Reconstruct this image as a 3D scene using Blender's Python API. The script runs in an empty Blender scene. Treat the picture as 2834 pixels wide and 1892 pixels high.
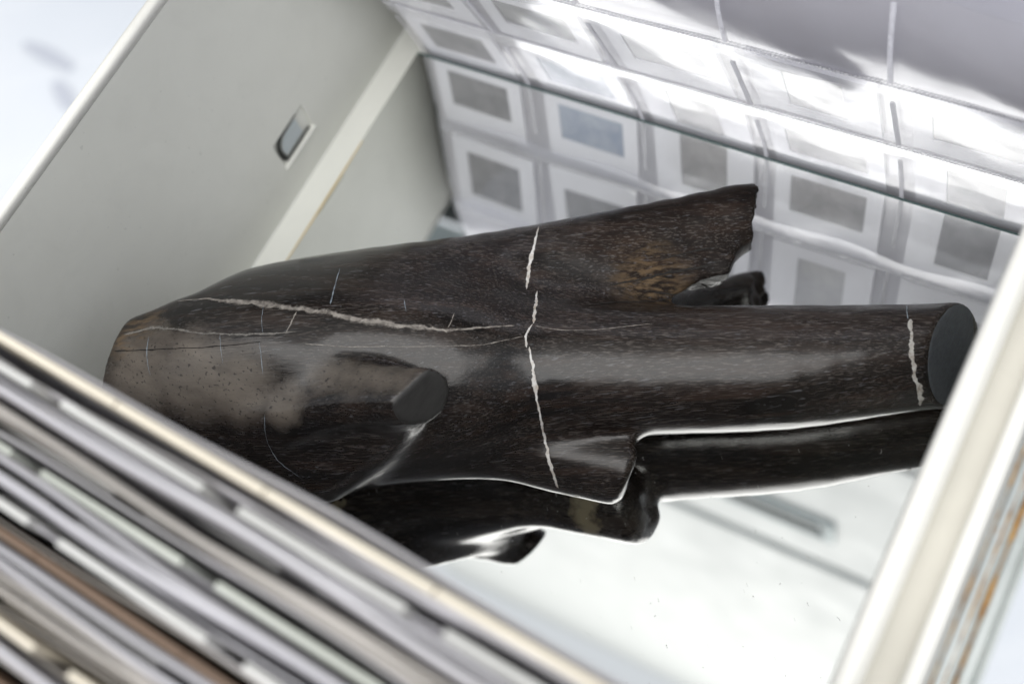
import bpy, bmesh, math, random
import numpy as np
from mathutils import Matrix, Vector
from mathutils.bvhtree import BVHTree

# ---------------------------------------------------------------- camera, world, lights
U = 0.00113                     # one drawing unit (about 1.13 mm) in metres
sc = bpy.context.scene
col = sc.collection
random.seed(7)
rng = np.random.default_rng(7)

cam_d = bpy.data.cameras.new('camera')
cam = bpy.data.objects.new('camera', cam_d); col.objects.link(cam); sc.camera = cam
CAM_R = [[0.857492, 0.464143, -0.22199], [-0.339073, 0.834322, 0.434669], [0.38696, -0.297454, 0.872802]]
CAM_T = [292.269, -251.455, 420.798]
mw = Matrix(CAM_R).transposed().to_4x4()
mw.translation = Vector(CAM_T) * U
cam.matrix_world = mw
cam_d.sensor_width = 36.0
cam_d.lens = 44.36
cam_d.clip_start = 0.01; cam_d.clip_end = 60
cam_d.dof.use_dof = True
cam_d.dof.focus_distance = 416 * U
cam_d.dof.aperture_fstop = 5.3
cam_d.dof.aperture_blades = 7

world = bpy.data.worlds.new('World'); sc.world = world; world.use_nodes = True
bg = world.node_tree.nodes['Background']
bg.inputs[0].default_value = (0.90, 0.94, 1.0, 1); bg.inputs[1].default_value = 0.72

def area(name, loc, target, size, power, colour):
    d = bpy.data.lights.new(name, 'AREA'); d.shape = 'RECTANGLE'; d.size, d.size_y = size
    d.energy = power; d.color = colour
    o = bpy.data.objects.new(name, d); col.objects.link(o)
    o.location = loc
    o.rotation_euler = (Vector(target) - Vector(loc)).to_track_quat('-Z', 'Y').to_euler()
    return o
# one large unseen area lamp added above and in front of the open drawer
area('overhead_area_lamp', (0.35, -1.05, 2.15), (0.30, -0.80, 0.0), (2.8, 2.1), 66, (1.0, 0.98, 0.95))

sc.view_settings.view_transform = 'Standard'; sc.view_settings.look = 'None'
sc.view_settings.exposure = 0.06; sc.view_settings.gamma = 1.0
sc.cycles.max_bounces = 10; sc.cycles.transparent_max_bounces = 18
sc.cycles.glossy_bounces = 6; sc.cycles.diffuse_bounces = 4
sc.cycles.use_denoising = True
sc.cycles.caustics_reflective = True
sc.cycles.sample_clamp_indirect = 6.0
sc.cycles.blur_glossy = 0.3

# ---------------------------------------------------------------- helpers
def tag(o, label=None, cat=None, group=None, kind=None):
    if label: o['label'] = label
    if cat: o['category'] = cat
    if group: o['group'] = group
    if kind: o['kind'] = kind
    return o
def empty(name, loc=(0, 0, 0)):
    o = bpy.data.objects.new(name, None); col.objects.link(o)
    o.location = Vector(loc) * U; o.empty_display_size = .02
    return o
def link(name, me, m, parent=None, smooth=False):
    o = bpy.data.objects.new(name, me); col.objects.link(o)
    if m is not None and not me.materials: me.materials.append(m)
    if parent is not None:
        o.parent = parent
        o.matrix_parent_inverse = Matrix.Translation(-parent.location)
    if smooth and len(me.polygons):
        me.polygons.foreach_set('use_smooth', [True] * len(me.polygons))
    return o
def mesh(name, v, f, m, parent=None, smooth=False):
    """v in drawing units"""
    me = bpy.data.meshes.new(name)
    me.from_pydata([tuple(np.asarray(p, float) * U) for p in v], [], [tuple(int(i) for i in q) for q in f])
    me.update()
    return link(name, me, m, parent, smooth)
def boxvf(x0, x1, y0, y1, z0, z1):
    v = [(x, y, z) for z in (z0, z1) for y in (y0, y1) for x in (x0, x1)]
    return v, [(0, 2, 3, 1), (4, 5, 7, 6), (0, 1, 5, 4), (2, 6, 7, 3), (0, 4, 6, 2), (1, 3, 7, 5)]
def bevel(o, w, seg=2):
    b = o.modifiers.new('bevel', 'BEVEL'); b.width = w * U; b.segments = seg; b.limit_method = 'ANGLE'
    return o
def box(name, x0, x1, y0, y1, z0, z1, m, parent=None, bev=0):
    o = mesh(name, *boxvf(x0, x1, y0, y1, z0, z1), m, parent)
    if bev: bevel(o, bev)
    return o
def extrude_y(name, prof, y0, y1, m, parent=None, smooth=False):
    """closed (x,z) outline pulled along y"""
    n = len(prof)
    v = [(x, y0, z) for x, z in prof] + [(x, y1, z) for x, z in prof]
    f = [(i, (i + 1) % n, n + (i + 1) % n, n + i) for i in range(n)] + [tuple(range(n))[::-1], tuple(range(n, 2 * n))]
    o = mesh(name, v, f, m, parent, smooth)
    bm = bmesh.new(); bm.from_mesh(o.data); bmesh.ops.recalc_face_normals(bm, faces=bm.faces); bm.to_mesh(o.data); bm.free()
    return o

class NT:
    """small node-tree writer"""
    def __init__(s, name):
        s.m = bpy.data.materials.new(name); s.m.use_nodes = True
        s.t = s.m.node_tree; s.b = s.t.nodes['Principled BSDF']; s.out = s.t.nodes['Material Output']
    def n(s, kind, **kw):
        nd = s.t.nodes.new(kind)
        for k, v in kw.items():
            if hasattr(nd, k) and not k[0].isupper(): setattr(nd, k, v)
        return nd
    def l(s, a, b): s.t.links.new(a, b)
    def coord(s, scale=(1, 1, 1), rot=(0, 0, 0), loc=(0, 0, 0)):
        c = s.n('ShaderNodeTexCoord'); mp = s.n('ShaderNodeMapping')
        mp.inputs['Scale'].default_value = scale; mp.inputs['Rotation'].default_value = rot; mp.inputs['Location'].default_value = loc
        s.l(c.outputs['Object'], mp.inputs['Vector']); return mp.outputs[0]
    def coord2(s, scale, rz):
        c = s.n('ShaderNodeTexCoord'); m1 = s.n('ShaderNodeMapping'); m2 = s.n('ShaderNodeMapping')
        m1.inputs['Rotation'].default_value = (0, 0, rz); m2.inputs['Scale'].default_value = scale
        s.l(c.outputs['Object'], m1.inputs['Vector']); s.l(m1.outputs[0], m2.inputs['Vector']); return m2.outputs[0]
    def noise(s, vec, scale, detail=4, rough=.55, dist=0):
        x = s.n('ShaderNodeTexNoise'); x.inputs['Scale'].default_value = scale; x.inputs['Detail'].default_value = detail
        x.inputs['Roughness'].default_value = rough; x.inputs['Distortion'].default_value = dist
        s.l(vec, x.inputs['Vector']); return x.outputs['Fac']
    def ramp(s, fac, stops, interp='LINEAR'):
        r = s.n('ShaderNodeValToRGB'); r.color_ramp.interpolation = interp
        e = r.color_ramp.elements
        while len(e) < len(stops): e.new(.5)
        for k, (p, c) in zip(e, stops):
            k.position = p; k.color = (c, c, c, 1) if isinstance(c, (int, float)) else (*c, 1)
        s.l(fac, r.inputs[0]); return r.outputs[0]
    def math(s, op, a, b=None, clamp=False):
        x = s.n('ShaderNodeMath'); x.operation = op; x.use_clamp = clamp
        for i, q in enumerate((a, b)):
            if q is None: continue
            if isinstance(q, (int, float)): x.inputs[i].default_value = q
            else: s.l(q, x.inputs[i])
        return x.outputs[0]
    def mix(s, fac, a, b):
        x = s.n('ShaderNodeMix'); x.data_type = 'RGBA'
        if isinstance(fac, (int, float)): x.inputs[0].default_value = fac
        else: s.l(fac, x.inputs[0])
        for i, q in ((6, a), (7, b)):
            if isinstance(q, tuple): x.inputs[i].default_value = (*q, 1)
            else: s.l(q, x.inputs[i])
        return x.outputs[2]
    def bump(s, h, strength, dist):
        x = s.n('ShaderNodeBump'); x.inputs['Strength'].default_value = strength; x.inputs['Distance'].default_value = dist
        s.l(h, x.inputs['Height']); return x.outputs[0]
    def set(s, **kw):
        for k, v in kw.items():
            i = s.b.inputs[k.replace('_', ' ')]
            if isinstance(v, tuple): i.default_value = (*v, 1) if len(v) == 3 and i.type == 'RGBA' else v
            elif isinstance(v, (int, float)): i.default_value = v
            else: s.l(v, i)
        return s

# ---------------------------------------------------------------- materials
def paint(name, c, rough=.42, spec=.4, dirt=.04):
    t = NT(name); v = t.coord()
    n1 = t.noise(v, 14, 5); n2 = t.noise(v, 900, 2)
    c2 = tuple(q * (1 - 2.2 * dirt) for q in c)
    specks = t.ramp(t.noise(v, 420, 1, .4), [(.76, 0.), (.80, 1.)])
    base = t.mix(t.ramp(n1, [(.35, 0.), (.7, 1.)]), c, c2)
    base = t.mix(t.math('MULTIPLY', specks, .25), base, tuple(q * .45 for q in c))
    sv = t.coord2((.02, 1, 1), .3); scr = t.ramp(t.noise(sv, 520, 1, .4), [(.735, 0.), (.76, 1.)])
    base = t.mix(t.math('MULTIPLY', scr, .10), base, tuple(q * .7 for q in c))
    smg = t.ramp(t.noise(v, 32, 6, .65, 1.2), [(.5, 0.), (.75, 1.)])
    base = t.mix(t.math('MULTIPLY', smg, .16), base, tuple(q * .72 for q in c))
    t.set(Base_Color=base, Roughness=t.ramp(n1, [(.3, rough - .06), (.7, rough + .1)]), Specular_IOR_Level=spec, Normal=t.bump(n2, .06, .0004))
    return t.m
M_PAINT = paint('drawer_paint_grey_cream', (.73, .735, .685))
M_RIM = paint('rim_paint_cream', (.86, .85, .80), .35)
M_GROOVE = paint('groove_paint_beige', (.58, .56, .50), .5, .3, .08)
M_CAB = paint('cabinet_paint_white', (.42, .43, .422), .5, .3, .02)
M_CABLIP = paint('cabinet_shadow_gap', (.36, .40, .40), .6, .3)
M_INT = NT('cabinet_inside_shade').set(Base_Color=(.10, .105, .10), Roughness=.7).m
M_CATCH = paint('catch_plate_blue_grey', (.50, .55, .57), .4)
M_DARK = NT('dark_gap_and_edge_shade').set(Base_Color=(.03, .032, .03), Roughness=.7).m
def m_floor():
    t = NT('pale_floor_vinyl'); v = t.coord(); n = t.noise(v, 5, 4)
    w = t.n('ShaderNodeTexWave'); w.wave_type = 'BANDS'; w.inputs['Scale'].default_value = 2.2; w.inputs['Distortion'].default_value = .4
    t.l(t.coord(rot=(0, 0, .9)), w.inputs['Vector'])
    base = t.mix(t.ramp(n, [(.35, 0.), (.7, 1.)]), (.86, .88, .91), (.82, .85, .89))
    base = t.mix(t.ramp(w.outputs['Fac'], [(.93, 0.), (.99, .5)]), base, (.88, .9, .93))
    t.set(Base_Color=base, Roughness=.5); return t.m
M_FLOOR = m_floor()
M_SCUFF = NT('floor_scuff_grey').set(Base_Color=(.60, .62, .68), Roughness=.8).m
def m_mirror():
    t = NT('mirror_silver'); v = t.coord()
    t.set(Base_Color=(.955, .965, .945), Metallic=1.0, Roughness=.004)
    return t.m
M_MIRROR = m_mirror()
M_GLASSEDGE = NT('mirror_glass_edge').set(Base_Color=(.03, .075, .07), Roughness=.15).m
def m_rail():
    t = NT('galvanised_rail_rusty'); v = t.coord((1, .25, 1)); n = t.noise(v, 260, 6, .7, .4); g = t.noise(t.coord(), 40, 3)
    msk = t.ramp(n, [(.62, 0.), (.70, 1.)])
    c = t.mix(t.ramp(g, [(.3, 0.), (.7, 1.)]), (.60, .63, .62), (.48, .51, .50))
    t.set(Base_Color=t.mix(msk, c, (.30, .12, .022)), Metallic=t.math('SUBTRACT', .75, t.math('MULTIPLY', msk, .75)), Roughness=t.ramp(msk, [(0., .34), (1., .85)]),
          Normal=t.bump(n, .25, .0003))
    return t.m
M_RAIL = m_rail()
def m_rust():
    t = NT('rust_streak'); n = t.noise(t.coord((1, .4, 1)), 500, 6, .7)
    t.set(Base_Color=t.ramp(n, [(.35, (.13, .05, .012)), (.55, (.36, .19, .045)), (.75, (.55, .40, .17))]), Roughness=.9, Normal=t.bump(n, .5, .0004)); return t.m
M_RUST = m_rust()

def m_film(name, haze, tint, gloss_add=.0, bumps=True):
    """thin clear vinyl: mirror-like surface reflection rising towards grazing angles, the rest passes through"""
    t = NT(name); t.t.nodes.remove(t.b)
    lw = t.n('ShaderNodeLayerWeight'); lw.inputs['Blend'].default_value = .5
    v = t.coord(); n1 = t.noise(v, 26, 3, .5, .6); n2 = t.noise(v, 90, 2)
    bp = t.bump(n1, .05, .006)
    if bumps: t.l(bp, lw.inputs['Normal'])
    fz = t.math('ADD', .075 + gloss_add, t.math('MULTIPLY', t.math('POWER', lw.outputs['Facing'], 3.3), .46), True)
    gl = t.n('ShaderNodeBsdfGlossy'); gl.inputs['Roughness'].default_value = .15; gl.inputs['Color'].default_value = (.97, .97, 1, 1)
    if bumps: t.l(bp, gl.inputs['Normal'])
    tr = t.n('ShaderNodeBsdfTransparent'); tr.inputs['Color'].default_value = (.98, .98, .985, 1)
    df = t.n('ShaderNodeBsdfDiffuse'); df.inputs['Color'].default_value = (*tint, 1)
    tl = t.n('ShaderNodeBsdfTranslucent'); tl.inputs['Color'].default_value = (*tint, 1)
    dd = t.n('ShaderNodeMixShader'); dd.inputs[0].default_value = .45; t.l(df.outputs[0], dd.inputs[1]); t.l(tl.outputs[0], dd.inputs[2])
    a = t.n('ShaderNodeMixShader'); a.inputs[0].default_value = haze; t.l(tr.outputs[0], a.inputs[1]); t.l(dd.outputs[0], a.inputs[2])
    b = t.n('ShaderNodeMixShader'); t.l(fz, b.inputs[0]); t.l(a.outputs[0], b.inputs[1]); t.l(gl.outputs[0], b.inputs[2])
    t.l(b.outputs[0], t.out.inputs[0])
    return t.m
M_FILM = m_film('clear_vinyl', .25, (.90, .89, .96))
M_FLAP = m_film('clear_vinyl_fold', .16, (.82, .82, .90), .0)
M_FILM_BK = m_film('cloudy_vinyl', .85, (.88, .87, .92), .0, False)
M_FILM_SHADE = m_film('shade_tinted_vinyl', .93, (.20, .21, .21), .0, False)  # dark tint stands in for shade among the packed pages behind
M_FILM_SW = m_film('stacked_vinyl_warm', .86, (.66, .62, .57), .03, False)
M_FILM_ST = m_film('stacked_vinyl', .86, (.78, .77, .80), .03, False)
def m_weld():
    t = NT('heat_weld_vinyl'); v = t.coord()
    vo = t.n('ShaderNodeTexVoronoi'); vo.inputs['Scale'].default_value = 700; t.l(v, vo.inputs['Vector'])
    t.set(Base_Color=(.70, .70, .76), Roughness=.18, Alpha=.62, Specular_IOR_Level=.7, Normal=t.bump(vo.outputs['Distance'], .8, .0006)); return t.m
M_WELD = m_weld()
def m_mount(name, c):
    t = NT(name); n = t.noise(t.coord(), 160, 3)
    t.set(Base_Color=t.mix(n, c, tuple(q * .9 for q in c)), Roughness=.45); return t.m
M_MOUNT = m_mount('slide_mount_white', (.88, .885, .93))
M_MOUNTS = m_mount('slide_mount_offwhite', (.56, .56, .54))
M_MOUNTG = m_mount('slide_mount_pale_green', (.60, .63, .57))
M_MOUNTC = m_mount('slide_mount_cream', (.74, .68, .56))
M_BROWN = m_mount('brown_card', (.15, .095, .06))
M_ORANGE = m_mount('orange_red_card', (.75, .12, .06))
def m_filmpic(name, a, b, sc_):
    t = NT(name); n = t.noise(t.coord(), sc_, 5, .6, .8)
    t.set(Base_Color=t.ramp(n, [(.35, a), (.65, b)]), Roughness=.16, Specular_IOR_Level=.5); return t.m
M_PICS = [m_filmpic('slide_film_grey', (.17, .17, .185), (.30, .30, .315), 40), m_filmpic('slide_film_dark', (.12, .12, .13), (.24, .238, .245), 60),
          m_filmpic('slide_film_soft', (.22, .218, .225), (.42, .41, .415), 30), m_filmpic('slide_film_pale', (.34, .345, .37), (.58, .575, .58), 22)]
M_BLUE = m_filmpic('slide_film_blue', (.20, .26, .37), (.42, .47, .55), 35)

# ---------------------------------------------------------------- setting: pale floor far below the open drawer
FZ = -620
fl = mesh('floor', [(-3000, -3000, FZ), (3000, -3000, FZ), (3000, 3000, FZ), (-3000, 3000, FZ)], [(0, 1, 2, 3)], M_FLOOR)
tag(fl, kind='structure')

def scuff(label, pts, w):
    v, f = [], []
    for i, (x, y) in enumerate(pts):
        a = pts[max(i - 1, 0)]; b = pts[min(i + 1, len(pts) - 1)]
        t = np.array([b[0] - a[0], b[1] - a[1]], float); t /= np.linalg.norm(t); n = np.array([-t[1], t[0]])
        h = w * (.25 + .75 * math.sin(math.pi * (i + .4) / len(pts)))
        for s in (-1, 1): v.append((x + n[0] * h * s, y + n[1] * h * s, FZ + 3))
        if i: f.append((2 * i - 2, 2 * i - 1, 2 * i + 1, 2 * i))
    o = mesh('floor_scuff', v, f, M_SCUFF); tag(o, label, 'scuff mark'); return o
scuff('long grey scuff on the pale floor beyond the drawer', [(-920, 226), (-900, 225), (-880, 223), (-858, 220), (-832, 217)], 9)
scuff('short grey scuff on the pale floor close to the drawer rim', [(-842, 193), (-826, 186), (-812, 178), (-796, 169)], 10)

# ---------------------------------------------------------------- the cabinet the drawer was pulled from (white fronts above and behind)
CY = 60
cab = tag(empty('cabinet', (125, CY, 0)), 'white metal cabinet front seen only as a reflection in the mirror', 'cabinet')
XL, XR = -640, 420
def front(z0, z1):
    o = box('drawer_front', XL, XR, CY, CY + 22, z0, z1, M_CAB, cab, 2.2)
    return o
lo = front(444, 752)
up = front(778, 1980)
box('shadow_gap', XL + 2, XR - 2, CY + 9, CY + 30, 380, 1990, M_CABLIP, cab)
box('cabinet_rail', XL, XR, CY + .5, CY + 20, 424, 436, M_CAB, cab, 1.5)
box('cabinet_interior_light_block', XL, XR, CY + 60, CY + 64, -60, 440, M_INT, cab)  # dark panel added to block light from behind, interior shade in its colour
# recessed finger pull in the lower front: raised frame around a dark slot
px0, px1, pz0, pz1 = 60, 168, 622, 668
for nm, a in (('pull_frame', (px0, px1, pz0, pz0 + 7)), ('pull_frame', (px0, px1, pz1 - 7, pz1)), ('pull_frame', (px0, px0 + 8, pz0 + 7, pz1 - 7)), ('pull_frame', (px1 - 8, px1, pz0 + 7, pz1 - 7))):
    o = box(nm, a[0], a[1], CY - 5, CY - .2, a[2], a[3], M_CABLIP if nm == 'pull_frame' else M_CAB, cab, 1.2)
box('pull_slot', px0 + 8.2, px1 - 14, CY - 3, CY - .3, pz1 - 24, pz1 - 9, M_DARK, cab)
box('pull_plate', px0 + 8.2, px1 - 8.2, CY - 1.5, CY - .4, pz0 + 7.2, pz1 - 24.4, M_CAB, cab)

# ---------------------------------------------------------------- the drawer
Y0, Y1 = -420, 70
FLZ = -6
dr = tag(empty('metal_drawer', (125, -170, FLZ)), 'open cream grey sheet metal drawer holding the mirror and slide pages', 'drawer')
box('drawer_floor', -18.4, 269, Y0, Y1, FLZ - 2, FLZ, M_PAINT, dr)
# left side wall with a real opening for the punched catch
WX, WO, WH = -18.5, -22.5, 121
hy0, hy1, hz0, hz1 = -77, -54.5, 11.5, 26.5
v, f = [], []
ys = [Y0, hy0, hy1, Y1]; zs = [FLZ, hz0, hz1, WH - 2]
for X in (WX, WX - 1.4):
    base = len(v)
    for z in zs:
        for y in ys: v.append((X, y, z))
    for j in range(3):
        for i in range(3):
            if i == 1 and j == 1: continue
            a = base + j * 4 + i
            q = (a, a + 1, a + 5, a + 4)
            f.append(q if X == WX else q[::-1])
for a, b in ((5, 6), (6, 10), (10, 9), (9, 5)): f.append((a, b, b + 16, a + 16))
wl = mesh('side_wall', v, f, M_PAINT, dr)
wl['label'] = 'grey cream side wall with a punched metal catch'
# rolled top edge of the left wall
prof = []
for k in range(9):
    a = math.pi * k / 8
    prof.append((-20.6 + 2.25 * math.cos(a), WH - .4 + 1.7 * math.sin(a)))
prof += [(-22.75, WH - 14), (-21.6, WH - 14), (-21.6, WH - 3.2), (-18.45, WH - 3.2)]
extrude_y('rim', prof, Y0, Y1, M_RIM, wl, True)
# punched catch: a curved tongue pressed outwards behind the opening plus a folded lower lip
v, f = [], []
N = 14
for i in range(N + 1):
    t = i / N
    y = hy1 - (hy1 - hy0) * t
    dep = 1.0 * (1 - (1 - min(t / .36, 1)) ** 2) if t < .36 else 1.0
    for z in (hz0 - .5, hz1 + .5): v.append((WX - .9 - dep, y, z))
    if i: f.append((2 * i - 2, 2 * i - 1, 2 * i + 1, 2 * i))
mesh('catch_tongue', v, f, M_PAINT, wl, True)
v, f = [], []
path = [(-58.5, 24.9), (-63, 24.9), (-67, 24.8)] + [(-68.5 - 6.2 * math.sin(k * math.pi / 12), 18.6 + 6.2 * math.cos(k * math.pi / 12)) for k in range(0, 7)] + [(-74.6, 16), (-73.9, 13.2)]
for i, (y, z) in enumerate(path):      # dark strip standing in for shade on the catch's top and rounded edges
    p, q = path[max(i - 1, 0)], path[min(i + 1, len(path) - 1)]
    ty, tz = q[0] - p[0], q[1] - p[1]; l = math.hypot(ty, tz); w = .55 + .75 * math.sin(math.pi * min(i / 8, 1) * .5)
    for s in (-1, 1): v.append((WX - 1.2, y - tz / l * w * s, z + ty / l * w * s))
    if i: f.append((2 * i - 2, 2 * i - 1, 2 * i + 1, 2 * i))
v2 = [(WX - 1.05, y, z) for y, z in ((-60, 14.2), (-60, 23.6), (-67.5, 23.5), (-71.5, 21.8), (-73.2, 18.5), (-72.6, 14.2))]
mesh('catch_plate', v2, [tuple(range(6))], M_CATCH, wl)
mesh('catch_edge_shade', v, f, M_DARK, wl)
box('catch_lip', WX - 1.6, WX + .9, hy0 - .4, hy1 + .6, hz0 - 1.0, hz0 + .2, M_PAINT, wl, .3)
box('catch_lip', WX - 1.15, WX - .4, hy0 + 2.5, hy1 - 1.5, hz0 + 1.0, hz0 + 1.9, M_DARK, wl, .2)
# right wall: double ridged top and a rusty runner outside
prof = [(269.5, FLZ), (269.5, 116), (269.6, 119.5), (270.4, 121.8), (271.8, 122.8), (273.4, 122.6), (274.7, 121.4), (275.4, 119), (275.8, 117.2), (270.9, 117.0), (270.9, FLZ)]
wr = extrude_y('side_wall', prof, Y0, Y1, M_PAINT, dr, True)
wr['label'] = 'side wall nearest the camera with a double ridged top'
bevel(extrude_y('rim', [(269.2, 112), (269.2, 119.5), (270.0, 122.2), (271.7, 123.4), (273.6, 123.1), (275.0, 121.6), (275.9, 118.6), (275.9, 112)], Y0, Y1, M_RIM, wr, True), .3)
extrude_y('groove', [(275.8, 115.6), (283.4, 115.6), (283.4, 114.4), (275.8, 114.4)], Y0, Y1, M_GROOVE, wr)
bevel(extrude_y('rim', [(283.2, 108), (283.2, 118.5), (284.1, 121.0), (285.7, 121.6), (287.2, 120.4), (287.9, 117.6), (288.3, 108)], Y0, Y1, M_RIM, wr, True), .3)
ra = bevel(extrude_y('runner_rail', [(288.4, 106), (288.4, 113), (289.4, 113), (289.9, 109.2), (292.8, 108.6), (293.4, 110.4), (294.2, 110.4), (294.6, 108.2), (297.3, 107.8), (297.9, 112.2), (299.0, 112.2), (299.3, 106)], Y0, Y1, M_RAIL, wr), .25)
def rust_line(x, z, w, seed):
    r = np.random.default_rng(seed); v, f = [], []
    ysm = np.arange(Y0 + 150, Y1 - 120, .9); h = np.convolve(r.random(len(ysm) + 10), np.ones(7) / 7, 'same')[:len(ysm)]
    h = np.clip((h - .28) * 3.0, .3, 1) * w
    for i, y in enumerate(ysm):
        v += [(x - h[i] + r.normal() * .05, y, z), (x + h[i] + r.normal() * .05, y, z)]
        if i: f.append((2 * i - 2, 2 * i - 1, 2 * i + 1, 2 * i))
    mesh('rust_streak', v, f, M_RUST, ra)
rust_line(289.2, 113.15, .36, 3); rust_line(293.8, 110.6, .62, 5); rust_line(291.6, 109.2, .3, 6)

# ---------------------------------------------------------------- the mirror
mi = tag(empty('mirror_plate', (130, -170, -5)), 'flat frameless mirror lying on the drawer floor under the black stone', 'mirror')
MX0, MX1, MY0, MY1 = -1.8, 267, -400, .3
mesh('mirror_surface', [(MX0, MY0, 0), (MX1, MY0, 0), (MX1, MY1, 0), (MX0, MY1, 0)], [(0, 1, 2, 3)], M_MIRROR, mi)
bx = boxvf(MX0, MX1, MY0, MY1, -5.6, -.02)
mesh('glass_edge', bx[0], [q for i, q in enumerate(bx[1]) if i != 1], M_GLASSEDGE, mi)
box('glass_edge', MX0, MX1, MY1 + .02, MY1 + 1.1, -5.5, -.25, M_GLASSEDGE, mi)
bm_v, bm_f = [], []      # a chipped rusty backing showing along the left edge
for i in range(30):
    y = -112 + i * 2.2; h = .5 + .5 * math.sin(math.pi * i / 29) + .15 * random.random()
    bm_v += [(MX0 + .05, y, .03), (MX0 + .05 + h * .9, y, .03)]
    if i: bm_f.append((2 * i - 2, 2 * i - 1, 2 * i + 1, 2 * i))
t_ = NT('tarnished_mirror_edge').set(Base_Color=(.52, .40, .20), Roughness=.6).m
mesh('tarnish', bm_v, bm_f, t_, mi)
# dust lying on the glass
dv, df = [], []
rd = random.Random(3)
def speck(x, y, a, l, w):
    c, s = math.cos(a), math.sin(a); b = len(dv)
    for u, q in ((-l, -w), (l, -w), (l * .8, w), (-l * .8, w)): dv.append((x + u * c - q * s, y + u * s + q * c, .06))
    df.append((b, b + 1, b + 2, b + 3))
for _ in range(300):
    x, y = rd.uniform(20, 262), rd.uniform(-260, -10)
    r = rd.uniform(.07, .15); speck(x, y, rd.uniform(0, 3), r * rd.choice((1, 1, 1, 2)), r * .8)
    if rd.random() < .5: speck(x + .5, y - .55, rd.uniform(0, 3), r, r * .8)
for _ in range(16):
    x, y, a = rd.uniform(120, 262), rd.uniform(-240, -60), rd.uniform(0, 3)
    for k in range(3): speck(x + k * .55 * math.cos(a + k * .3), y + k * .55 * math.sin(a + k * .3), a + k * .3, .33, .05)
tag(mesh('dust', dv, df, NT('dust_grey').set(Base_Color=(.42, .42, .40), Roughness=1.).m), 'fine pale dust specks and fibres scattered on the mirror', 'dust', kind='stuff')

# ---------------------------------------------------------------- slide pages
PROF = [(-9, 1.0, -5.6), (0, 0.9, 0), (22, -2.6, 21.8), (44.6, -7.8, 43.9), (70, -14.4, 68.6), (97, -21.0, 94.4), (116, -23.2, 113.2), (134.5, -22.6, 131.7), (160, -17.5, 156.8), (186, -9.5, 181.5), (214, 1.0, 207.4)]
pv = np.array([p[0] for p in PROF]); py = np.array([p[1] for p in PROF]); pz = np.array([p[2] for p in PROF])
def spline(v, ys_):
    m = np.gradient(ys_, pv); i = np.clip(np.searchsorted(pv, v) - 1, 0, len(pv) - 2)
    h = pv[i + 1] - pv[i]; t = (v - pv[i]) / h
    return (2*t**3-3*t**2+1)*ys_[i] + (t**3-2*t**2+t)*h*m[i] + (-2*t**3+3*t**2)*ys_[i+1] + (t**3-t**2)*h*m[i+1]
PITCH = 54.0
WELDS = [-8.0, 44.6, 97.0, 149.4, 201.8]
def pframe(u, v):
    y, z = spline(v, py), spline(v, pz); e = .5
    ty, tz = spline(v + e, py) - spline(v - e, py), spline(v + e, pz) - spline(v - e, pz)
    l = np.hypot(ty, tz)
    return y, z, -tz / l, ty / l          # position and the normal pointing at the camera side
def page_pt(u, v, off, dy=0.0):
    y, z, ny, nz = pframe(u, v)
    wob = 1.1 * np.sin(u / 61. + .6) * np.clip(v / 120, 0, 1) + .12 * np.sin(u / 23. + v / 40.)* np.clip(v / 60, 0, 1)
    o = off + wob
    return np.stack([u + 0 * v, y + ny * o + dy + 2.5, z + nz * o], -1)
ORD = ['first', 'second', 'third', 'fourth', 'fifth', 'sixth', 'seventh', 'eighth', 'ninth', 'tenth', 'eleventh', 'twelfth', 'thirteenth', 'fourteenth', 'fifteenth', 'sixteenth']
NCOL = 5
PW = 267.2
def pocket_bulge(u, v, seed):
    c = np.clip(np.floor(u / PITCH), 0, NCOL - 1).astype(int); r = np.clip(np.searchsorted(WELDS, v) - 1, 0, 3)
    fu = np.clip(u / PITCH - c, 0, 1); w0 = np.array(WELDS)[r]; fv = np.clip((v - w0) / 52.4, 0, 1)
    rr = np.random.default_rng(seed); amp = rr.uniform(.5, 1.3, (NCOL, 4))[c, r]; ph = rr.uniform(0, 6, (NCOL, 4))[c, r]
    b = (16 * fu * (1 - fu) * fv * (1 - fv)) ** .7
    wr_ = .2 * np.sin(fu * 7 + ph + 3 * fv) * np.sin(fv * 5 + ph * 2) + .06 * np.sin(fu * 15 + fv * 9 + ph * 3)
    return (amp * b + wr_ * np.sqrt(np.clip(b, 0, 1))) * np.clip((v + 2) / 26, 0, 1) ** 1.5
def film_sheet(name, parent, sign, dy, m, seed, vmax=212, x0=0.0):
    us = np.linspace(x0, PW, NCOL * 20 + 1); vs = np.linspace(-8.5, vmax, 116)
    Ug, Vg = np.meshgrid(us, vs)
    P = page_pt(Ug, Vg, sign * (.9 + pocket_bulge(Ug, Vg, seed)), dy).reshape(-1, 3)
    n = len(us); f = [(j * n + i, j * n + i + 1, (j + 1) * n + i + 1, (j + 1) * n + i) for j in range(len(vs) - 1) for i in range(n - 1)]
    return mesh(name, P, f, m, parent, True)
def strip(name, parent, u0, u1, v0, v1, off, dy, m, nu, nv, wavy=None, ridge=None):
    v, f = [], []
    for j in range(nv + 1):
        for i in range(nu + 1):
            u = u0 + (u1 - u0) * i / nu; vv = v0 + (v1 - v0) * j / nv
            o = off
            if ridge == 'v': o += .42 * (j % 2)
            if ridge == 'h': o += .42 * (i % 2)
            if wavy is not None:
                vv += wavy(u) * j / nv; o = off + .5 * (j / nv) ** 1.5
            p = page_pt(np.float64(u), np.float64(vv), o, dy); v.append(tuple(p))
            if i and j: a = j * (nu + 1) + i; f.append((a - nu - 2, a - nu - 1, a, a - 1))
    o = mesh(name, v, f, m, parent, ridge is None); return o
MH = 22.0          # half a slide mount
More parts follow.
